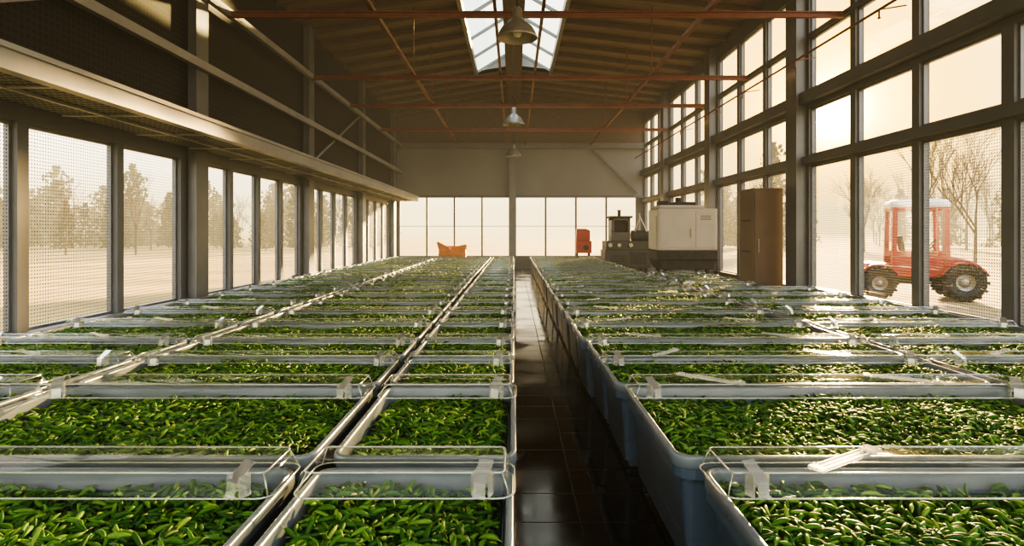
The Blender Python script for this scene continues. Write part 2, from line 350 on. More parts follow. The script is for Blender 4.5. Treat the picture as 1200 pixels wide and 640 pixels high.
# ---------------------------------------------------------------- ceiling
sk0,sk1,sw=13.5,23.4,1.45
b=B()
def slab(xa,xb,ya,yb,m=0,t=.14):
    i=len(b.v)
    for dz in(0,t):
        for x,y in((xa,ya),(xb,ya),(xb,yb),(xa,yb)): b.v.append((x,y,rz(x)+dz))
    for f in((0,3,2,1),(4,5,6,7),(0,1,5,4),(1,2,6,5),(2,3,7,6),(3,0,4,7)): b.f.append([i+k for k in f]); b.m.append(m)
slab(XL-.25,-sw,YF,YB+.25); slab(sw,XR+.25,YF,YB+.25)
for a,c in((-sw,0),(0,sw)):
    slab(a,c,YF,sk0); slab(a,c,sk1,YB+.25)
obj('ceiling',b.mesh('ceiling',['ceil']),kind='structure',label='dark brown timber plank ceiling',cat='ceiling')
fr=B()
for s in(-1,1):
    e=s*sw
    fr.bar((e,sk0,rz(e)),(e,sk1,rz(e)),.12,.25)
    n=5
    for k in range(n+1):
        y=sk0+(sk1-sk0)*k/n
        fr.bar((e,y,rz(e)+.08),(0,y,RZ+.75),.07,.09)
fr.bar((0,sk0,RZ+.66),(0,sk1,RZ+.66),.5,.16)
fr.poly([(-sw,sk1,rz(-sw)),(0,sk1,RZ),(0,sk1,RZ+.75)]); fr.poly([(sw,sk1,rz(sw)),(0,sk1,RZ),(0,sk1,RZ+.75)])
o=obj('window_%d'%(wn[0]+1),fr.mesh('skylight_frame',['frame']),kind='structure',label='gabled ridge skylight with metal glazing bars',cat='skylight')
g=B()
for s in(-1,1):
    e=s*sw; g.poly([(e,sk0,rz(e)+.1),(0,sk0,RZ+.77),(0,sk1,RZ+.77),(e,sk1,rz(e)+.1)])
obj('glass_pane',g.mesh('skylight_glass',['sglass']),parent=o)
b=B().box(-.30,.30,YF,YB-.02,RZ-.34,RZ-.16)
obj('trim_1',b.mesh('ridge_beam',['rafter']),kind='structure',label='wide dark timber ridge beam below skylight',cat='beam')
y=YF+.6
while y<YB-.2:
    for s in(-1,1):
        xa=XL+.02 if s<0 else XR-.02
        xe=0 if not(sk0-.1<y<sk1+.1) else s*(sw+.06)
        b=B().bar((xa,y,rz(xa)-.07),(xe,y,rz(xe)-.07),.08,.14)
        obj('roof_rafter',b.mesh('roof_rafter',['rafter']),kind='structure',label='brown timber rafter under plank ceiling',cat='rafter',group='roof rafters')
    y+=1.1
ties=[5.6,11.2,15.8,19.3,23.8]
for t in ties:
    b=B().box(XL+.25,XR-.02,t-.04,t+.04,5.77,5.80).box(XL+.25,XR-.02,t-.04,t+.04,5.86,5.885).box(XL+.25,XR-.02,t-.012,t+.012,5.78,5.88)
    obj('tie_beam',b.mesh('tie_beam',['red']),label='rust-red steel tie beam spanning the hall',cat='beam',group='steel tie beams')
for x,z,w in((-2.65,5.93,.08),(3.65,5.93,.08),(.55,5.93,.06),(-.35,5.93,.06)):
    b=B().box(x-w/2,x+w/2,YF,YB-.2,z-.045,z+.045)
    obj('long_beam',b.mesh('long_beam',['red']),label='rust-red steel beam running length of hall',cat='beam',group='lengthwise steel beams')
for t in ties:
    for x in(-2.65,3.65):
        b=B().cyl((x,t,5.97),(x,t,rz(x)-.02),.015,n=8)
        obj('hanger_rod',b.mesh('hanger_rod',['red']),label='thin red steel hanger rod below roof',cat='rod',group='hanger rods')
b=B().cyl((XR-.45,YF,5.25),(XR-.45,YB-.2,5.25),.022,n=10)
y=1.0
while y<28: b.bar((XR-.45,y,5.25),(XR-.02,y,5.32),.02,.02); b.cyl((XR-.45,y,5.25),(XR-.45,y,5.13),.015,n=6); b.lathe([(.0,5.1),(.03,5.11),(.015,5.14)],(XR-.45,y,0),8); y+=2.8
obj('sprinkler_pipe',b.mesh('sprinkler_pipe',['red']),label='thin red sprinkler pipe along tall windows',cat='pipe')
# ---------------------------------------------------------------- pendant lamps
sh=B().lathe([(.35,0),(.36,.01),(.34,.05),(.31,.12),(.26,.20),(.17,.28),(.11,.33),(.09,.37),(.09,.50),(.05,.55),(.0,.555)],n=32)
sh.lathe([(.35,0),(.33,.05),(.30,.12),(.25,.19),(.16,.27),(.1,.3),(0,.31)],n=32)
shm=sh.mesh('lamp_shade',['lampm'],True)
rm=B().cyl((0,0,.54),(0,0,3.2),.014,n=8).lathe([(0,3.12),(.07,3.13),(.07,3.2),(0,3.2)],n=16).mesh('hanging_rod',['blackm'])
bm=B().lathe([(0,.02),(.05,.03),(.085,.08),(.08,.14),(.05,.2),(.04,.27),(0,.28)],n=16).mesh('light_bulb',['bulb'],True)
for y in(10.4,18.8,26.6):
    o=obj('pendant_lamp',shm,(.06 if y<12 else 0,y,5.12),label='grey bell-shaped industrial pendant lamp on rod',cat='lamp',group='pendant lamps along the hall')
    ro=obj('hanging_rod',rm,parent=o); ro.scale.z=(RZ-.34-5.12)/3.2
    obj('light_bulb',bm,parent=o)
# ---------------------------------------------------------------- tubs
def rrect(w,d,r,n=4):
    pts=[]
    for cx,cy,a0 in((w/2-r,d/2-r,0),(-w/2+r,d/2-r,90),(-w/2+r,-d/2+r,180),(w/2-r,-d/2+r,270)):
        for k in range(n+1):
            a=math.radians(a0+90*k/n); pts.append((cx+r*math.cos(a),cy+r*math.sin(a)))
    return pts
def loft(bb,w,d,rings,r0=.09,m=0,capb=False,capt=False,n=4):
    i=len(bb.v); cnt=0
    for ins,z in rings:
        p=rrect(w-2*ins,d-2*ins,max(.015,r0-ins),n); cnt=len(p)
        bb.v+=[(x,y,z) for x,y in p]
    for j in range(len(rings)-1):
        for k in range(cnt):
            k2=(k+1)%cnt; bb.f.append([i+j*cnt+k,i+j*cnt+k2,i+(j+1)*cnt+k2,i+(j+1)*cnt+k]); bb.m.append(m)
    if capb: bb.f.append([i+k for k in range(cnt)][::-1]); bb.m.append(m)
    if capt: bb.f.append([i+(len(rings)-1)*cnt+k for k in range(cnt)]); bb.m.append(m)
H=.65
tcache={}
def tubmesh(w,d):
    k=(round(w,2),round(d,2))
    if k not in tcache:
        a=B(); loft(a,w,d,[(.12,0),(.11,.012),(.09,.18),(.072,.185),(.068,.21),(.082,.215),(.052,.53),(.01,.532),(.008,.6),(.03,.6),(.05,.5),(.08,.06)],r0=.10,capb=True,capt=True)
        rmm=B(); loft(rmm,w,d,[(.006,.585),(.0,.59),(.0,.638),(.004,.647),(.009,H),(.023,H),(.029,.647),(.033,.63),(.040,.56)],r0=.10)
        tcache[k]=(a.mesh('tub_body',['tub'],False),rmm.mesh('tub_rim',['rim'],True))
    return tcache[k]
def tubes(bb,pts,r,closed=True,n=6,m=0):
    N=len(pts); i=len(bb.v)
    P=[Vector(p) for p in pts]
    for k in range(N):
        d=(P[(k+1)%N]-P[k-1]).normalized(); u=d.cross(Vector((0,0,1)));
        u=u.normalized() if u.length>1e-4 else Vector((1,0,0)); w=u.cross(d)
        for q in range(n):
            t=2*math.pi*q/n; bb.v.append(tuple(P[k]+(u*math.cos(t)+w*math.sin(t))*r))
    for k in range(N):
        k2=(k+1)%N
        for q in range(n):
            q2=(q+1)%n; bb.f.append([i+k*n+q,i+k*n+q2,i+k2*n+q2,i+k2*n+q]); bb.m.append(m)
lcache={}
def lidmesh(w,d,h):
    k=(round(w,2),round(d,2),h)
    if k not in lcache:
        a=B(); loft(a,w,d,[(-.005,0),(.0,.004),(.008,.008),(.014,h*.6),(.022,h*.88),(.04,h)],r0=.07,capt=True)
        er=.0042 if h>.07 else .0034
        e=B(); p=[(x,y,h-.002) for x,y in rrect(w-.08,d-.08,.03)]; tubes(e,p,er)
        p=[(x,y,.004) for x,y in rrect(w+.004,d+.004,.07)]; tubes(e,p,er)
        for sx in(-1,1):
            for sy in(-1,1): e.cyl((sx*(w/2-.018),sy*(d/2-.018),.004),(sx*(w/2-.05),sy*(d/2-.05),h-.002),er*.8,n=6)
        lcache[k]=(a.mesh('lid_shell',['lid'],True),e.mesh('lid_edge',['lidedge'],True))
    return lcache[k]
c=B()
for sx in(-1,1): c.prism([(sx*.030-.003,-.02),(sx*.030+.003,-.02),(sx*.030+.003,.052),(sx*.030-.003,.052)],-.022,.022)
c.cyl((-.038,-.002,.012),(.038,-.002,.012),.006,n=10)
c.cyl((-.034,.014,.05),(.034,.014,.05),.006,n=10)
c.bar((0,.046,.082),(0,-.028,.030),.052,.004)
c.bar((0,-.028,.032),(0,-.034,-.012),.042,.004)
c.box(-.022,.022,-.042,-.030,-.018,-.012)
clipm=c.mesh('latch',['clip'])
st=B().box(-.22,.22,-.026,.026,0,.005).box(-.22,-.18,-.03,.03,.004,.016).box(.16,.22,-.032,.032,.004,.018).box(-.17,.15,-.026,-.021,.004,.014).box(-.17,.15,.021,.026,.004,.014).cyl((.19,-.03,.02),(.19,.03,.02),.008,n=8)
strapm=st.mesh('lid_strap',['strap'])
zb=[2.80,4.26,5.24,6.12,7.2,8.32]
while zb[-1]<25.6: zb.append(zb[-1]+1.12)
zf=[1.42,2.92]+[zb[i-1]+.075 for i in range(2,len(zb))]
cols=[(-5.28,-3.30),(-3.21,-.99),(-.91,0.01),(.80,3.52),(3.60,5.9)]
step=[.86,.80,.75,.735]
tubs=[]
for r in range(len(zb)):
    for ci,(xa,xb) in enumerate(cols):
        if r<1 and ci in(0,4): continue
        if ci==3: xa=step[r] if r<4 else .70
        if ci==4:
            if zf[r]>15.4: continue
            if zb[r]>12.3: xb=5.15
        w=xb-xa; d=zb[r]-zf[r]; cx=(xa+xb)/2; cy=(zb[r]+zf[r])/2
        j=random.uniform(-.01,.01)
        bm_,rm_=tubmesh(w,d)
        o=obj('storage_tub',bm_,(cx+j,cy,0),label='blue-grey plastic tub filled with green peppers',cat='tub',group='rows of pepper tubs')
        obj('rim',rm_,parent=o,label='pale grey rounded rim')
        tubs.append((r,ci,xa+j,xb+j,zf[r],zb[r]))
        LD,LH=(.38,.095) if r<1 else ((.36,.085) if r<2 else ((.27,.06) if r<6 else (.17,.036)))
        ls,le=lidmesh(w,LD,LH)
        ly=zb[r]-LD/2+(.03 if r<2 else .015)
        lo=obj('tub_lid',ls,(cx+j,ly,H+.003),rot=(0,0,random.uniform(-.004,.004)),label='clear plastic lid cover across back of tub',cat='lid',group='clear tub lids')
        obj('edge',le,parent=lo)
        sgn=1 if ci<3 else -1
        cz=LH-.05
        kk=[(sgn*(w/2-.13))]+([-sgn*(w/2-.2)] if ci!=2 else [])
        for q in kk:
            lt=obj('latch',clipm,(q,-LD/2+.0,cz),(0,0,random.uniform(-.2,.2)+(.45 if q<0 else -.45)),parent=lo)
            s_=1.2 if r<2 else (1.1 if r<6 else .95)
            lt.scale=(s_,s_,s_)
        if (ci>=3 or ci==0) and r<12:
            if r==0: L2=[(1.45-cx,.6)]
            else: L2=[(-w/2+.55,-.6 if r%2 else .65),(w/2-.85,-.55)]
            for xx,an in L2:
                so_=obj('strap',strapm,(xx,-.02,LH+.001),(0,0,an+random.uniform(-.12,.12)),parent=lo,label='clear strap across lid')
                so_.scale=(.6,.6,1) if r>=6 else ((.8,.8,1) if r>1 else (1.05,1.05,1))
# ---------------------------------------------------------------- peppers
def pod_template(ns,rings,L=.105,R=.0120,bend=.011):
    V=[];
    for t,rr in rings:
        x=(t-.5)*L; y0=bend*(1-(2*t-1)**2)
        for k in range(ns):
            a=2*math.pi*k/ns; V.append((x,y0+R*rr*math.cos(a),R*.9*rr*math.sin(a)))
    F=[]
    for j in range(len(rings)-1):
        for k in range(ns):
            k2=(k+1)%ns; F.append((j*ns+k,j*ns+k2,(j+1)*ns+k2,(j+1)*ns+k))
    return np.array(V),np.array(F)
hi=pod_template(8,[(0,.05),(.03,.5),(.12,.85),(.3,1),(.5,1),(.7,.86),(.86,.58),(.96,.24),(1,.02)])
mi=pod_template(6,[(0,.1),(.1,.8),(.35,1),(.65,.88),(.88,.45),(1,.03)])
lo_=pod_template(4,[(0,.15),(.25,1),(.65,.9),(1,.05)])
def rotm(yaw,pitch,roll):
    cy,sy=np.cos(yaw),np.sin(yaw);cp,sp=np.cos(pitch),np.sin(pitch);cr,sr=np.cos(roll),np.sin(roll)
    n=len(yaw); Z=np.zeros((n,3,3))
    Z[:,0,0]=cy*cp;Z[:,0,1]=cy*sp*sr-sy*cr;Z[:,0,2]=cy*sp*cr+sy*sr
    Z[:,1,0]=sy*cp;Z[:,1,1]=sy*sp*sr+cy*cr;Z[:,1,2]=sy*sp*cr-cy*sr
    Z[:,2,0]=-sp;Z[:,2,1]=cp*sr;Z[:,2,2]=cp*cr
    return Z
allV=[];allF=[];allM=[];off=0
cand=[]
def hmap(x,y): return .012*np.sin(x*3.1+y*1.7)+.010*np.sin(x*7.3-y*5.1+1)+.006*np.sin(y*11+x*2)
for (r,ci,xa,xb,ya,yb) in tubs:
    ins=.05
    if r<1: dens,tp,sc=1500,hi,.86
    elif r<2: dens,tp,sc=1800,hi,.77
    elif r<5: dens,tp,sc=1500,mi,.78
    else: dens,tp,sc=(950,lo_,.9) if r<10 else (560,lo_,1.12)
    h0=.552 if r<2 else .577
    area=(xb-xa-2*ins)*(yb-ya-2*ins); n=int(area*dens)
    mg=ins+.032
    X=rng.uniform(xa+mg,xb-mg,n);Y=rng.uniform(ya+mg,yb-mg,n); lay=rng.uniform(0,1,n)
    Zc=h0+hmap(X,Y)+lay*.042
    yaw=rng.uniform(0,2*np.pi,n); pit=rng.normal(0,.36,n); rol=rng.uniform(0,2*np.pi,n)*.5; s=sc*rng.uniform(.6,1.15,n)
    if r==0:
        px=602+700*X/Y; py=272+700*(1.75-Zc)/Y
        vis=(px>-10)&(px<1210)&(py<650)&(lay>.5)
    else: vis=np.zeros(n,bool)
    keep=~vis
    for i in np.nonzero(vis)[0]: cand.append((Y[i],X[i],Zc[i],yaw[i],pit[i],rol[i],s[i]))
    sel=keep
    Rm=rotm(yaw[sel],pit[sel],rol[sel])
    V=np.einsum('nij,vj->nvi',Rm,tp[0])*s[sel][:,None,None]+np.stack([X[sel],Y[sel],Zc[sel]],1)[:,None,:]
    nv=len(tp[0]); F=(tp[1][None]+(np.arange(sel.sum())*nv)[:,None,None]).reshape(-1,4)+off
    allV.append(V.reshape(-1,3)); allF.append(F); allM.append(np.zeros(len(F),np.int32)); off+=V.shape[0]*nv
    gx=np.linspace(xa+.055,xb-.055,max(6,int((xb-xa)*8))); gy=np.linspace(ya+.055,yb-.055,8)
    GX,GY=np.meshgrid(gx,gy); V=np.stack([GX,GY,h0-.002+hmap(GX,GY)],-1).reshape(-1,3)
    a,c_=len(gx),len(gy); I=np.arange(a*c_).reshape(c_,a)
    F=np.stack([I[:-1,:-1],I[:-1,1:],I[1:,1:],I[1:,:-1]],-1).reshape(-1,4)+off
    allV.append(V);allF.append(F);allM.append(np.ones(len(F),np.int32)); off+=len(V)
cand.sort(key=lambda c:c[0])
indiv=cand[:300]; rest=cand[300:]
if rest:
    A=np.array(rest); Rm=rotm(A[:,3],A[:,4],A[:,5]); V=np.einsum('nij,vj->nvi',Rm,hi[0])*A[:,6][:,None,None]+A[:,[1,0,2]][:,None,:]
    nv=len(hi[0]); F=(hi[1][None]+(np.arange(len(A))*nv)[:,None,None]).reshape(-1,4)+off
    allV.append(V.reshape(-1,3));allF.append(F);allM.append(np.zeros(len(F),np.int32))
V=np.concatenate(allV).astype(np.float32);F=np.concatenate(allF).astype(np.int32);MI=np.concatenate(allM)
me=bpy.data.meshes.new('pepper_pile'); me.vertices.add(len(V)); me.vertices.foreach_set('co',V.ravel())
me.loops.add(len(F)*4); me.loops.foreach_set('vertex_index',F.ravel()); me.polygons.add(len(F))
me.polygons.foreach_set('loop_start',np.arange(len(F),dtype=np.int32)*4)
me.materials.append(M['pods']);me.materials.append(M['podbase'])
me.polygons.foreach_set('material_index',MI); me.polygons.foreach_set('use_smooth',np.ones(len(F),bool)); me.update(calc_edges=True); me.validate()
obj('green_pepper_pile',me,kind='stuff',label='heaped small fresh green peppers filling the tubs',cat='peppers')
pm=bpy.data.meshes.new('green_pepper'); pm.from_pydata([tuple(v) for v in hi[0]],[],[tuple(int(q) for q in f) for f in hi[1]]); pm.materials.append(M['podi']); pm.polygons.foreach_set('use_smooth',[True]*len(pm.polygons))
s_=B().cyl((-.051,.0,0),(-.060,-.003,.001),.0035,.0025,n=6,cap=False).cyl((-.060,-.003,.001),(-.070,-.008,.003),.0025,.0028,n=6)
sm=s_.mesh('stem',['stem'],True)
for (y,x,z,ya,pi_,ro,s) in indiv:
    o=bpy.data.objects.new('green_pepper',pm); COL.objects.link(o)
    R=rotm(np.array([ya]),np.array([pi_]),np.array([ro]))[0]
    mt=Matrix([[*R[0],0],[*R[1],0],[*R[2],0],[0,0,0,1]]); o.matrix_world=Matrix.Translation((x,y,z))@mt@Matrix.Scale(s,4)
    o['label']='small glossy fresh green pepper in tub'; o['category']='pepper'; o['group']='green peppers in the nearest tubs'
    c=bpy.data.objects.new('stem',sm); COL.objects.link(c); c.parent=o
# ---------------------------------------------------------------- machines
b=B().box(5.33,6.0,13.3,14.1,.06,2.73)
o=obj('tall_cabinet',b.mesh('cabinet_body',['cab']),label='tall brown metal cabinet beside window column',cat='cabinet',bevel=.012)
obj('door',B().box(5.36,5.97,13.275,13.3,.12,2.68).mesh('cabinet_door',['cab']),parent=o,bevel=.006)
obj('handle',B().cyl((5.43,13.24,1.3),(5.43,13.24,1.6),.012).cyl((5.43,13.28,1.32),(5.43,13.24,1.32),.009).cyl((5.43,13.28,1.58),(5.43,13.24,1.58),.009).mesh('handle',['metal']),parent=o,label='metal bar handle')
obj('base',B().box(5.36,5.97,13.34,14.08,0,.06).mesh('cabinet_base',['blackm']),parent=o)
sd=B()
for z in(.6,1.3,2.0): sd.box(5.322,5.33,13.45,13.95,z,z+.02)
obj('vent',sd.mesh('vent',['blackm']),parent=o)
def P(n,bb,mats,bevel=.01,lab=None,par=None,dx=0):
    q=obj(n,bb.mesh(n,mats),parent=par or o,bevel=bevel,label=lab)
    q.location.x=dx
    return q
o=obj('packing_machine',None,(4.95,17.6,0),label='large beige boxy machine on dark base',cat='machine')
P('body',B().box(-.85,.85,-.6,.6,1.22,2.42).box(-.80,.5,-.55,.6,2.42,2.52),['machine'],.04)
P('base',B().box(-.86,.86,-.62,.6,.95,1.22).prism([(-.84,.95),(.84,.95),(.78,.68),(-.72,.68)],-.58,.6),['blackm'],.02,'dark lower housing')
P('front_panel',B().box(-.78,.20,-.612,-.6,1.3,2.34),['machine'],.006)
P('front_panel',B().box(.24,.79,-.612,-.6,1.3,2.34),['machine'],.006)
P('vent',B().box(.36,.66,-.62,-.612,2.1,2.115).box(.36,.66,-.62,-.612,2.15,2.165).box(.36,.66,-.62,-.612,2.2,2.215),['blackm'],0)
P('top_unit',B().box(-.3,.3,-.35,.35,2.52,2.62).cyl((-.1,0,2.62),(-.1,0,2.76),.09,n=16).box(-.7,-.45,-.2,.2,2.52,2.66),['blackm'],.01)
P('handle',B().bar((.1,-.65,1.6),(.1,-.65,1.85),.025,.025).bar((.1,-.61,1.61),(.1,-.65,1.61),.02,.02).bar((.1,-.61,1.84),(.1,-.65,1.84),.02,.02),['metal'],0)
for sx in(-.6,.6):
    for sy in(-.45,.45): P('leg',B().box(sx-.05,sx+.05,sy-.05,sy+.05,.03,.68).box(sx-.09,sx+.09,sy-.09,sy+.09,0,.03),['blackm'],0)
P('side_door',B().box(-.865,-.85,-.45,.45,1.32,2.2),['machine'],.006)
o=obj('sorting_machine',None,label='dark green machine with grey control cab and pipes',cat='machine'); o.location=(4.45,23.8,0)
P('body',B().box(-.9,.9,-.6,.6,.35,1.05).box(-.85,.85,-.55,.55,1.05,1.4),['dgreen'],.02)
P('side_tank',B().cyl((.2,-.2,1.6),(.85,-.2,1.6),.22,n=20).box(.3,.36,-.3,.1,1.38,1.5).box(.7,.76,-.3,.1,1.38,1.5),['blackm'],0)
P('control_box',B().box(-.62,.12,-.4,.4,1.4,1.75).box(-.62,-.52,-.4,.4,1.75,2.3).box(.02,.12,-.4,.4,1.75,2.3).box(-.55,.05,.32,.4,1.75,2.3).box(-.62,.12,-.4,.4,2.2,2.3),['darkcab'],.015,'dark grey control cab')
P('roof_cap',B().box(-.7,.2,-.48,.48,2.3,2.38),['blackm'],.01)
P('chimney',B().cyl((-.25,0,2.38),(-.25,0,2.6),.06,n=12).cyl((-.25,0,2.6),(-.25,0,2.63),.09,n=12),['blackm'],0)
P('screen',B().box(-.5,.0,-.2,-.17,1.8,2.1),['blackm'],0)
P('grille',B().box(-.7,-.1,-.615,-.6,.6,.64).box(-.7,-.1,-.615,-.6,.7,.74).box(-.7,-.1,-.615,-.6,.8,.84).box(.1,.7,-.615,-.6,.5,.95),['blackm'],0)
for vx,vr in((-.7,.08),(-.35,.07),(.1,.08)): P('valve',B().cyl((vx,-.54,1.24),(vx,-.64,1.24),vr,n=16),['metal'],0)
for sx in(-.7,.7):
    for sy in(-.45,.45): P('leg',B().box(sx-.06,sx+.06,sy-.06,sy+.06,0,.35),['blackm'],0)
P('feed_pipe',B().cyl((.3,-.3,1.75),(.5,-.3,2.35),.04,n=10).cyl((.5,-.3,2.35),(.78,-.3,1.75),.04,n=10).cyl((.6,.2,1.4),(.6,.2,2.5),.035,n=10),['metal'],0)
o=obj('red_compressor',None,label='small red machine on stand near end wall',cat='machine'); o.location=(3.15,27.2,0)
P('body',B().box(-.34,.36,-.3,.3,.8,1.35).prism([(-.34,1.35),(.3,1.35),(.3,1.82),(.1,1.9),(-.3,1.9)],-.26,.26),['redpaint'],.02)
P('stand',B().box(-.3,-.24,-.25,.25,0,.8).box(.24,.3,-.25,.25,0,.8).box(-.34,.34,-.3,.3,.3,.36),['blackm'],0)
P('panel',B().box(-.22,.2,-.275,-.26,1.42,1.75),['redpaint'],.01)
P('wheel',B().cyl((.1,-.34,1.05),(.1,-.3,1.05),.12,n=20),['blackm'],0)
o=obj('orange_crate',None,label='orange wooden crate with raised slanted side boards',cat='crate'); o.location=(-2.75,27.0,0)
P('body',B().box(-.6,.6,-.35,.35,.5,.95).box(-.62,.62,-.37,.37,.72,.78),['orange'],.01)
P('side_board',B().prism([(-.60,.95),(-.70,1.28),(-.64,1.32),(-.3,1.15),(-.1,1.05),(-.1,.95)],-.3,-.25),['orange'],0)
P('side_board',B().prism([(.60,.95),(.66,1.15),(.60,1.2),(.3,1.14),(.05,1.02),(.05,.95)],-.3,-.25),['orange'],0)
P('back_board',B().box(-.6,.6,.3,.35,.95,1.12),['orange'],0)
for sx in(-.52,.52):
    for sy in(-.28,.28): P('leg',B().box(sx-.05,sx+.05,sy-.05,sy+.05,0,.5),['orange'],0)
# ---------------------------------------------------------------- tractor
o=obj('small_tractor',None,label='small red tractor with white cab roof parked outside',cat='tractor'); o.location=(10.61,15.94,0); o.rotation_euler=(0,0,-.384)
D=.42
P('hood',B().prism([(.6,.62),(1.34,.58),(1.46,.68),(1.44,.88),(1.30,1.0),(1.0,1.08),(.6,1.16)],-.34,.34),['redpaint'],.04)
P('grille',B().box(1.45,1.48,-.22,.22,.64,.82),['blackm'],.005)
P('chassis',B().box(-1.05,1.36,-.2,.2,.38,.62).cyl((-.85,-.6,.42),(-.85,.6,.42),.06).cyl((1.0,-.6,.47),(1.0,.6,.47),.05),['blackm'],0)
P('rear_deck',B().box(-1.12,-.35,-.42,.42,.62,.92),['redpaint'],.03)
P('cab_floor',B().box(-.95,.3,-.5,.5,.58,.74),['redpaint'],.02,dx=D)
P('door_panel',B().box(-.92,.26,-.51,-.48,.72,1.22),['redpaint'],.01,dx=D)
P('door_panel',B().box(-.92,.26,.48,.51,.72,1.22),['redpaint'],.01,dx=D)
cf=B()
for sx,sy,tx in((-.92,-.5,-.88),(-.92,.5,-.88),(.27,-.5,.23),(.27,.5,.23)): cf.bar((sx,sy,.7),(tx,sy*.97,2.38),.11,.11)
for sy in(-.485,.485): cf.bar((-.9,sy,2.36),(.25,sy,2.36),.09,.09); cf.bar((-.92,sy*1.03,1.22),(.26,sy*1.03,1.22),.07,.07)
for sx in(-.88,.23): cf.bar((sx,-.47,2.36),(sx,.47,2.36),.09,.09)
cf.bar((-.25,-.49,.7),(-.25,-.48,2.36),.06,.06)
P('cab_frame',cf,['redpaint'],0,dx=D)
rf=B(); loft(rf,1.36,1.16,[(.04,2.38),(0,2.41),(0,2.50),(.05,2.57),(.2,2.61)],r0=.24,capb=True,capt=True)
for i,v in enumerate(rf.v): rf.v[i]=(v[0]-.32,v[1],v[2])
P('roof',rf,['white'],0,'white rounded cab roof',dx=D)
P('seat',B().box(-.62,-.25,-.2,.2,1.02,1.14).box(-.55,-.32,-.15,.15,.74,1.02).prism([(-.66,1.1),(-.56,1.1),(-.66,1.65),(-.74,1.65)],-.2,.2),['blackm'],.02,dx=D)
sw_=B(); sw_.cyl((.2,0,1.1),(.05,0,1.42),.02); P('steering_column',sw_,['blackm'],0,dx=D)
t_=B(); tubes(t_,[(.05+.17*math.cos(a)*.6,.17*math.sin(a),1.42+.17*math.cos(a)*.8) for a in [2*math.pi*k/16 for k in range(16)]],.015)
P('steering_wheel',t_,['blackm'],0,dx=D)
for sy in(-1,1):
    for cx,cr in((-.85,.5),(1.0,.56)):
        f=B(); pts=[]
        for k in range(9):
            a=math.radians(25+130*k/8); pts.append((cx+cr*math.cos(a),.43+cr*math.sin(a)))
        inn=[(cx+(cr-.04)*math.cos(math.radians(25+130*k/8)),.43+(cr-.04)*math.sin(math.radians(25+130*k/8))) for k in range(9)]
        for k in range(8): f.prism([pts[k],pts[k+1],inn[k+1],inn[k]],min(sy*.40,sy*.74),max(sy*.40,sy*.74))
        P('fender',f,['redpaint'],0)
    P('headlight',B().cyl((1.40,sy*.18,.88),(1.48,sy*.18,.88),.05,n=14),['white'],0)
for cx,rr in((-.85,.40),(1.0,.47)):
    for sy in(-1,1):
        t=B().lathe([(rr*.45,-.13),(rr*.75,-.17),(rr*.92,-.15),(rr*.97,-.09),(rr*.97,.09),(rr*.92,.15),(rr*.75,.17),(rr*.45,.13)],(0,0,0),36,axis='Y')
        for k in range(14):
            a=2*math.pi*k/14
            Rm=Matrix.Rotation(-a,4,'Y'); t.box(rr*.80,rr+.02,-.175,.01,-.035,.035,R=Rm)
            Rm=Matrix.Rotation(-a-math.pi/14,4,'Y'); t.box(rr*.80,rr+.02,-.01,.175,-.035,.035,R=Rm)
        wl=obj('wheel',t.mesh('tire',['blackm']),(cx,sy*.62,rr+.02),parent=o)
        h=B().lathe([(0,-.06),(rr*.2,-.07),(rr*.25,-.03),(rr*.40,-.02),(rr*.45,-.1),(rr*.48,-.1),(rr*.48,.1),(rr*.45,.1),(rr*.40,.02),(rr*.25,.03),(rr*.2,.07),(0,.06)],n=24,axis='Y')
        obj('hub',h.mesh('hub',['metal'],True),parent=wl)
# ---------------------------------------------------------------- trees
def tree_mesh(seed,height):
    rd=random.Random(seed); b=B()
    def grow(p,d,l,r,dep):
        q=p+d*l; b.cyl(p,q,r,r*.72,n=5 if dep>1 else 4,cap=False)
        if dep==0: return
        for k in range(3):
            nd=(d+Vector((rd.uniform(-1,1),rd.uniform(-1,1),rd.uniform(-.2,.8)))*.52).normalized()
            st=p+d*l*(rd.uniform(.55,1) if k else 1)
            grow(st,nd,l*rd.uniform(.62,.8),r*.58,dep-1)
    grow(Vector((0,0,-.16)),Vector((rd.uniform(-.05,.05),0,1)).normalized(),height*.30,height*.011,5)
    return b.mesh('bare_tree',['bark'])
tm=[tree_mesh(s,10) for s in(1,2,3,4,5,6)]
def bush_mesh(seed):
    rd=random.Random(seed); b=B().cyl((0,0,-.16),(0,0,4),.16,.08,n=8)
    ph=rd.uniform(0,6)
    for k in range(560):
        a=rd.uniform(0,6.28); h=rd.random()**1.2; z=.2+8.6*h; R=2.5*((1-h)**.45*.9+.22*math.sin(a*2+h*11+ph)+.12*math.sin(h*23+ph))*rd.uniform(.3,1.15)
        c=Vector((R*math.cos(a),R*math.sin(a),z)); s=rd.uniform(.15,.38)
        u=Vector((rd.uniform(-1,1),rd.uniform(-1,1),rd.uniform(-1,1))).normalized(); v=u.orthogonal().normalized(); w=u.cross(v)
        b.poly([c+v*s,c+w*s*.7,c-v*s,c-w*s*.7],1); b.poly([c+u*s,c+w*s*.7,c-u*s,c-w*s*.7],1)
    return b.mesh('leafy_tree',['bark','foliage'])
fm=[bush_mesh(s) for s in(11,12,13,14,15)]
rd=random.Random(9); placed=[]
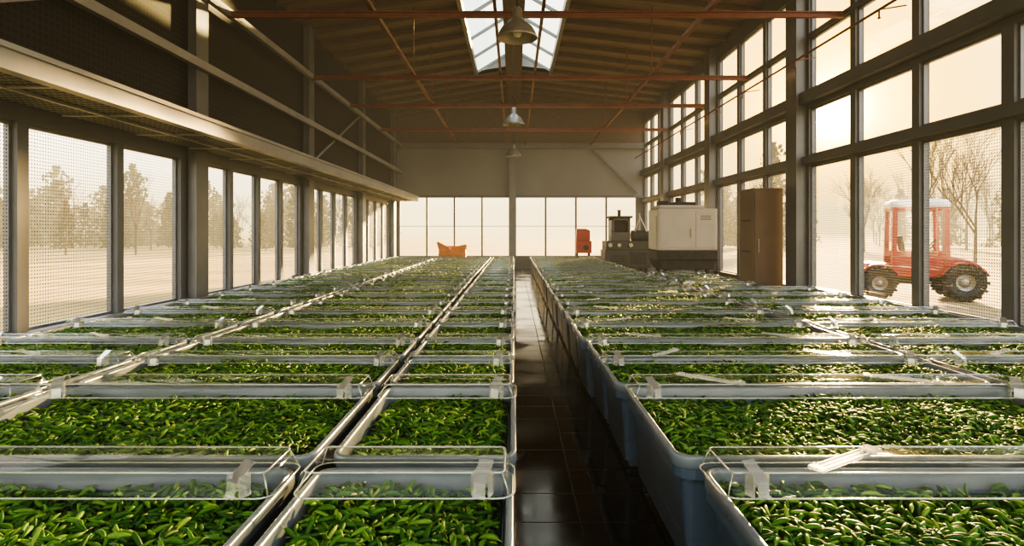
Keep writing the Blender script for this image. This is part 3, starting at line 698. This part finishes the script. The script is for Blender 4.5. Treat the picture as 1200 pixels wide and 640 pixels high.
def tree(x,y,s,fir=False):
    R=(2.6 if fir else 3.0)*s
    if any((x-a)**2+(y-c)**2<(R+q)**2 for a,c,q in placed): return
    placed.append((x,y,R))
    if fir: o=obj('leafy_tree',rd.choice(fm),(x,y,0),(0,0,rd.uniform(0,6)),label='hazy distant irregular tree at field edge',cat='tree',group='tree line')
    else: o=obj('bare_tree',rd.choice(tm),(x,y,0),(0,0,rd.uniform(0,6)),label='bare leafless tree beyond the field',cat='tree',group='tree line')
    o.scale=(s,s,s*rd.uniform(.8,1.3))
for x,y,s in((27.8,36,1.0),(33.0,39,1.05),(38.5,43,1.0),(31,45,1.0),(36,50,1.1),(27,43,.9),(43,50,1.1),(41,57,1.1),(34,58,1.1),(47,62,1.2)): tree(x,y,s)
for x,y,s in((-36,48,.75),(-31,49,.7)): tree(x,y,s)
for k in range(900):
    y=rd.uniform(60,105); x=-rd.uniform(.2,1.05)*y
    tree(x,y,rd.uniform(.55,1.05)*y/82,rd.random()<.6)
for k in range(200):
    y=rd.uniform(62,115); x=rd.uniform(.3,.95)*y
    if abs(x/y-.533)<.04: continue
    tree(x,y,rd.uniform(.6,1.05),rd.random()<.45)
b=B().box(-260,260,36,330,-.1,13); obj('field_glow_haze',b.mesh('field_glow_haze',['haze']),kind='structure',label='self-glowing golden haze volume over the field',cat='haze')  # distance haze brightened by emission inside the volume
b=B().box(XL+.01,XR-.01,YF,YB-.01,.01,7.2); obj('hall_glow',b.mesh('hall_glow',['hallglow']),kind='structure',label='added faint warm glow volume inside the hall',cat='haze')  # added glowing volume, lifts the darks towards the far end
# ---------------------------------------------------------------- light
sd_=Vector((373,700,142)).normalized()
sl=bpy.data.lights.new('sun','SUN'); sl.energy=30; sl.angle=math.radians(3); sl.color=(1,.65,.25)
so=bpy.data.objects.new('sun',sl); COL.objects.link(so); so.rotation_euler=sd_.to_track_quat('Z','Y').to_euler(); so.location=(40,80,20)
w=bpy.data.worlds.new('world'); S.world=w; w.use_nodes=True; nt=w.node_tree; nt.nodes.clear(); N=nt.nodes;L=nt.links
out=N.new('ShaderNodeOutputWorld'); bg=N.new('ShaderNodeBackground'); L.new(bg.outputs[0],out.inputs[0])
tc=N.new('ShaderNodeTexCoord'); nm=N.new('ShaderNodeVectorMath'); nm.operation='NORMALIZE'; L.new(tc.outputs['Generated'],nm.inputs[0])
sp=N.new('ShaderNodeSeparateXYZ'); L.new(nm.outputs[0],sp.inputs[0])
r=N.new('ShaderNodeValToRGB'); cr=r.color_ramp; cr.elements[0].position=0; cr.elements[0].color=(1.0,.86,.60,1); cr.elements[1].position=1; cr.elements[1].color=(.82,.94,1.10,1)
e=cr.elements.new(.35); e.color=(1,.97,.90,1)
L.new(sp.outputs['Z'],r.inputs[0])
dt=N.new('ShaderNodeVectorMath'); dt.operation='DOT_PRODUCT'; L.new(nm.outputs[0],dt.inputs[0]); dt.inputs[1].default_value=sd_
mx0=N.new('ShaderNodeMath'); mx0.operation='MAXIMUM'; mx0.inputs[1].default_value=0; L.new(dt.outputs['Value'],mx0.inputs[0])
def pw(p,s):
    q=N.new('ShaderNodeMath'); q.operation='POWER'; q.inputs[1].default_value=p; L.new(mx0.outputs[0],q.inputs[0])
    t=N.new('ShaderNodeMath'); t.operation='MULTIPLY'; t.inputs[1].default_value=s; L.new(q.outputs[0],t.inputs[0]); return t.outputs[0]
def mixc(f,prev,col):
    q=N.new('ShaderNodeMix'); q.data_type='RGBA'; L.new(f,q.inputs[0]); L.new(prev,q.inputs[6]); q.inputs[7].default_value=(*col,1); return q.outputs[2]
c=mixc(pw(14,.85),r.outputs[0],(1.05,.66,.15)); c=mixc(pw(60,.97),c,(1.4,.80,.06)); c=mixc(pw(350,.95),c,(3.6,2.3,.45)); c=mixc(pw(2500,1),c,(18,14,7))
L.new(c,bg.inputs[0]); bg.inputs[1].default_value=1.6
# ---------------------------------------------------------------- camera
cd=bpy.data.cameras.new('camera'); cd.sensor_width=36; cd.lens=21; cd.shift_y=-.04; cd.shift_x=-.0017; cd.clip_end=1000
co=bpy.data.objects.new('camera',cd); COL.objects.link(co); co.location=(0,0,1.75); co.rotation_euler=(math.radians(90),0,0); S.camera=co
S.view_settings.exposure=1.12
try: S.view_settings.look='AgX - High Contrast'
except Exception as ex: print(ex)
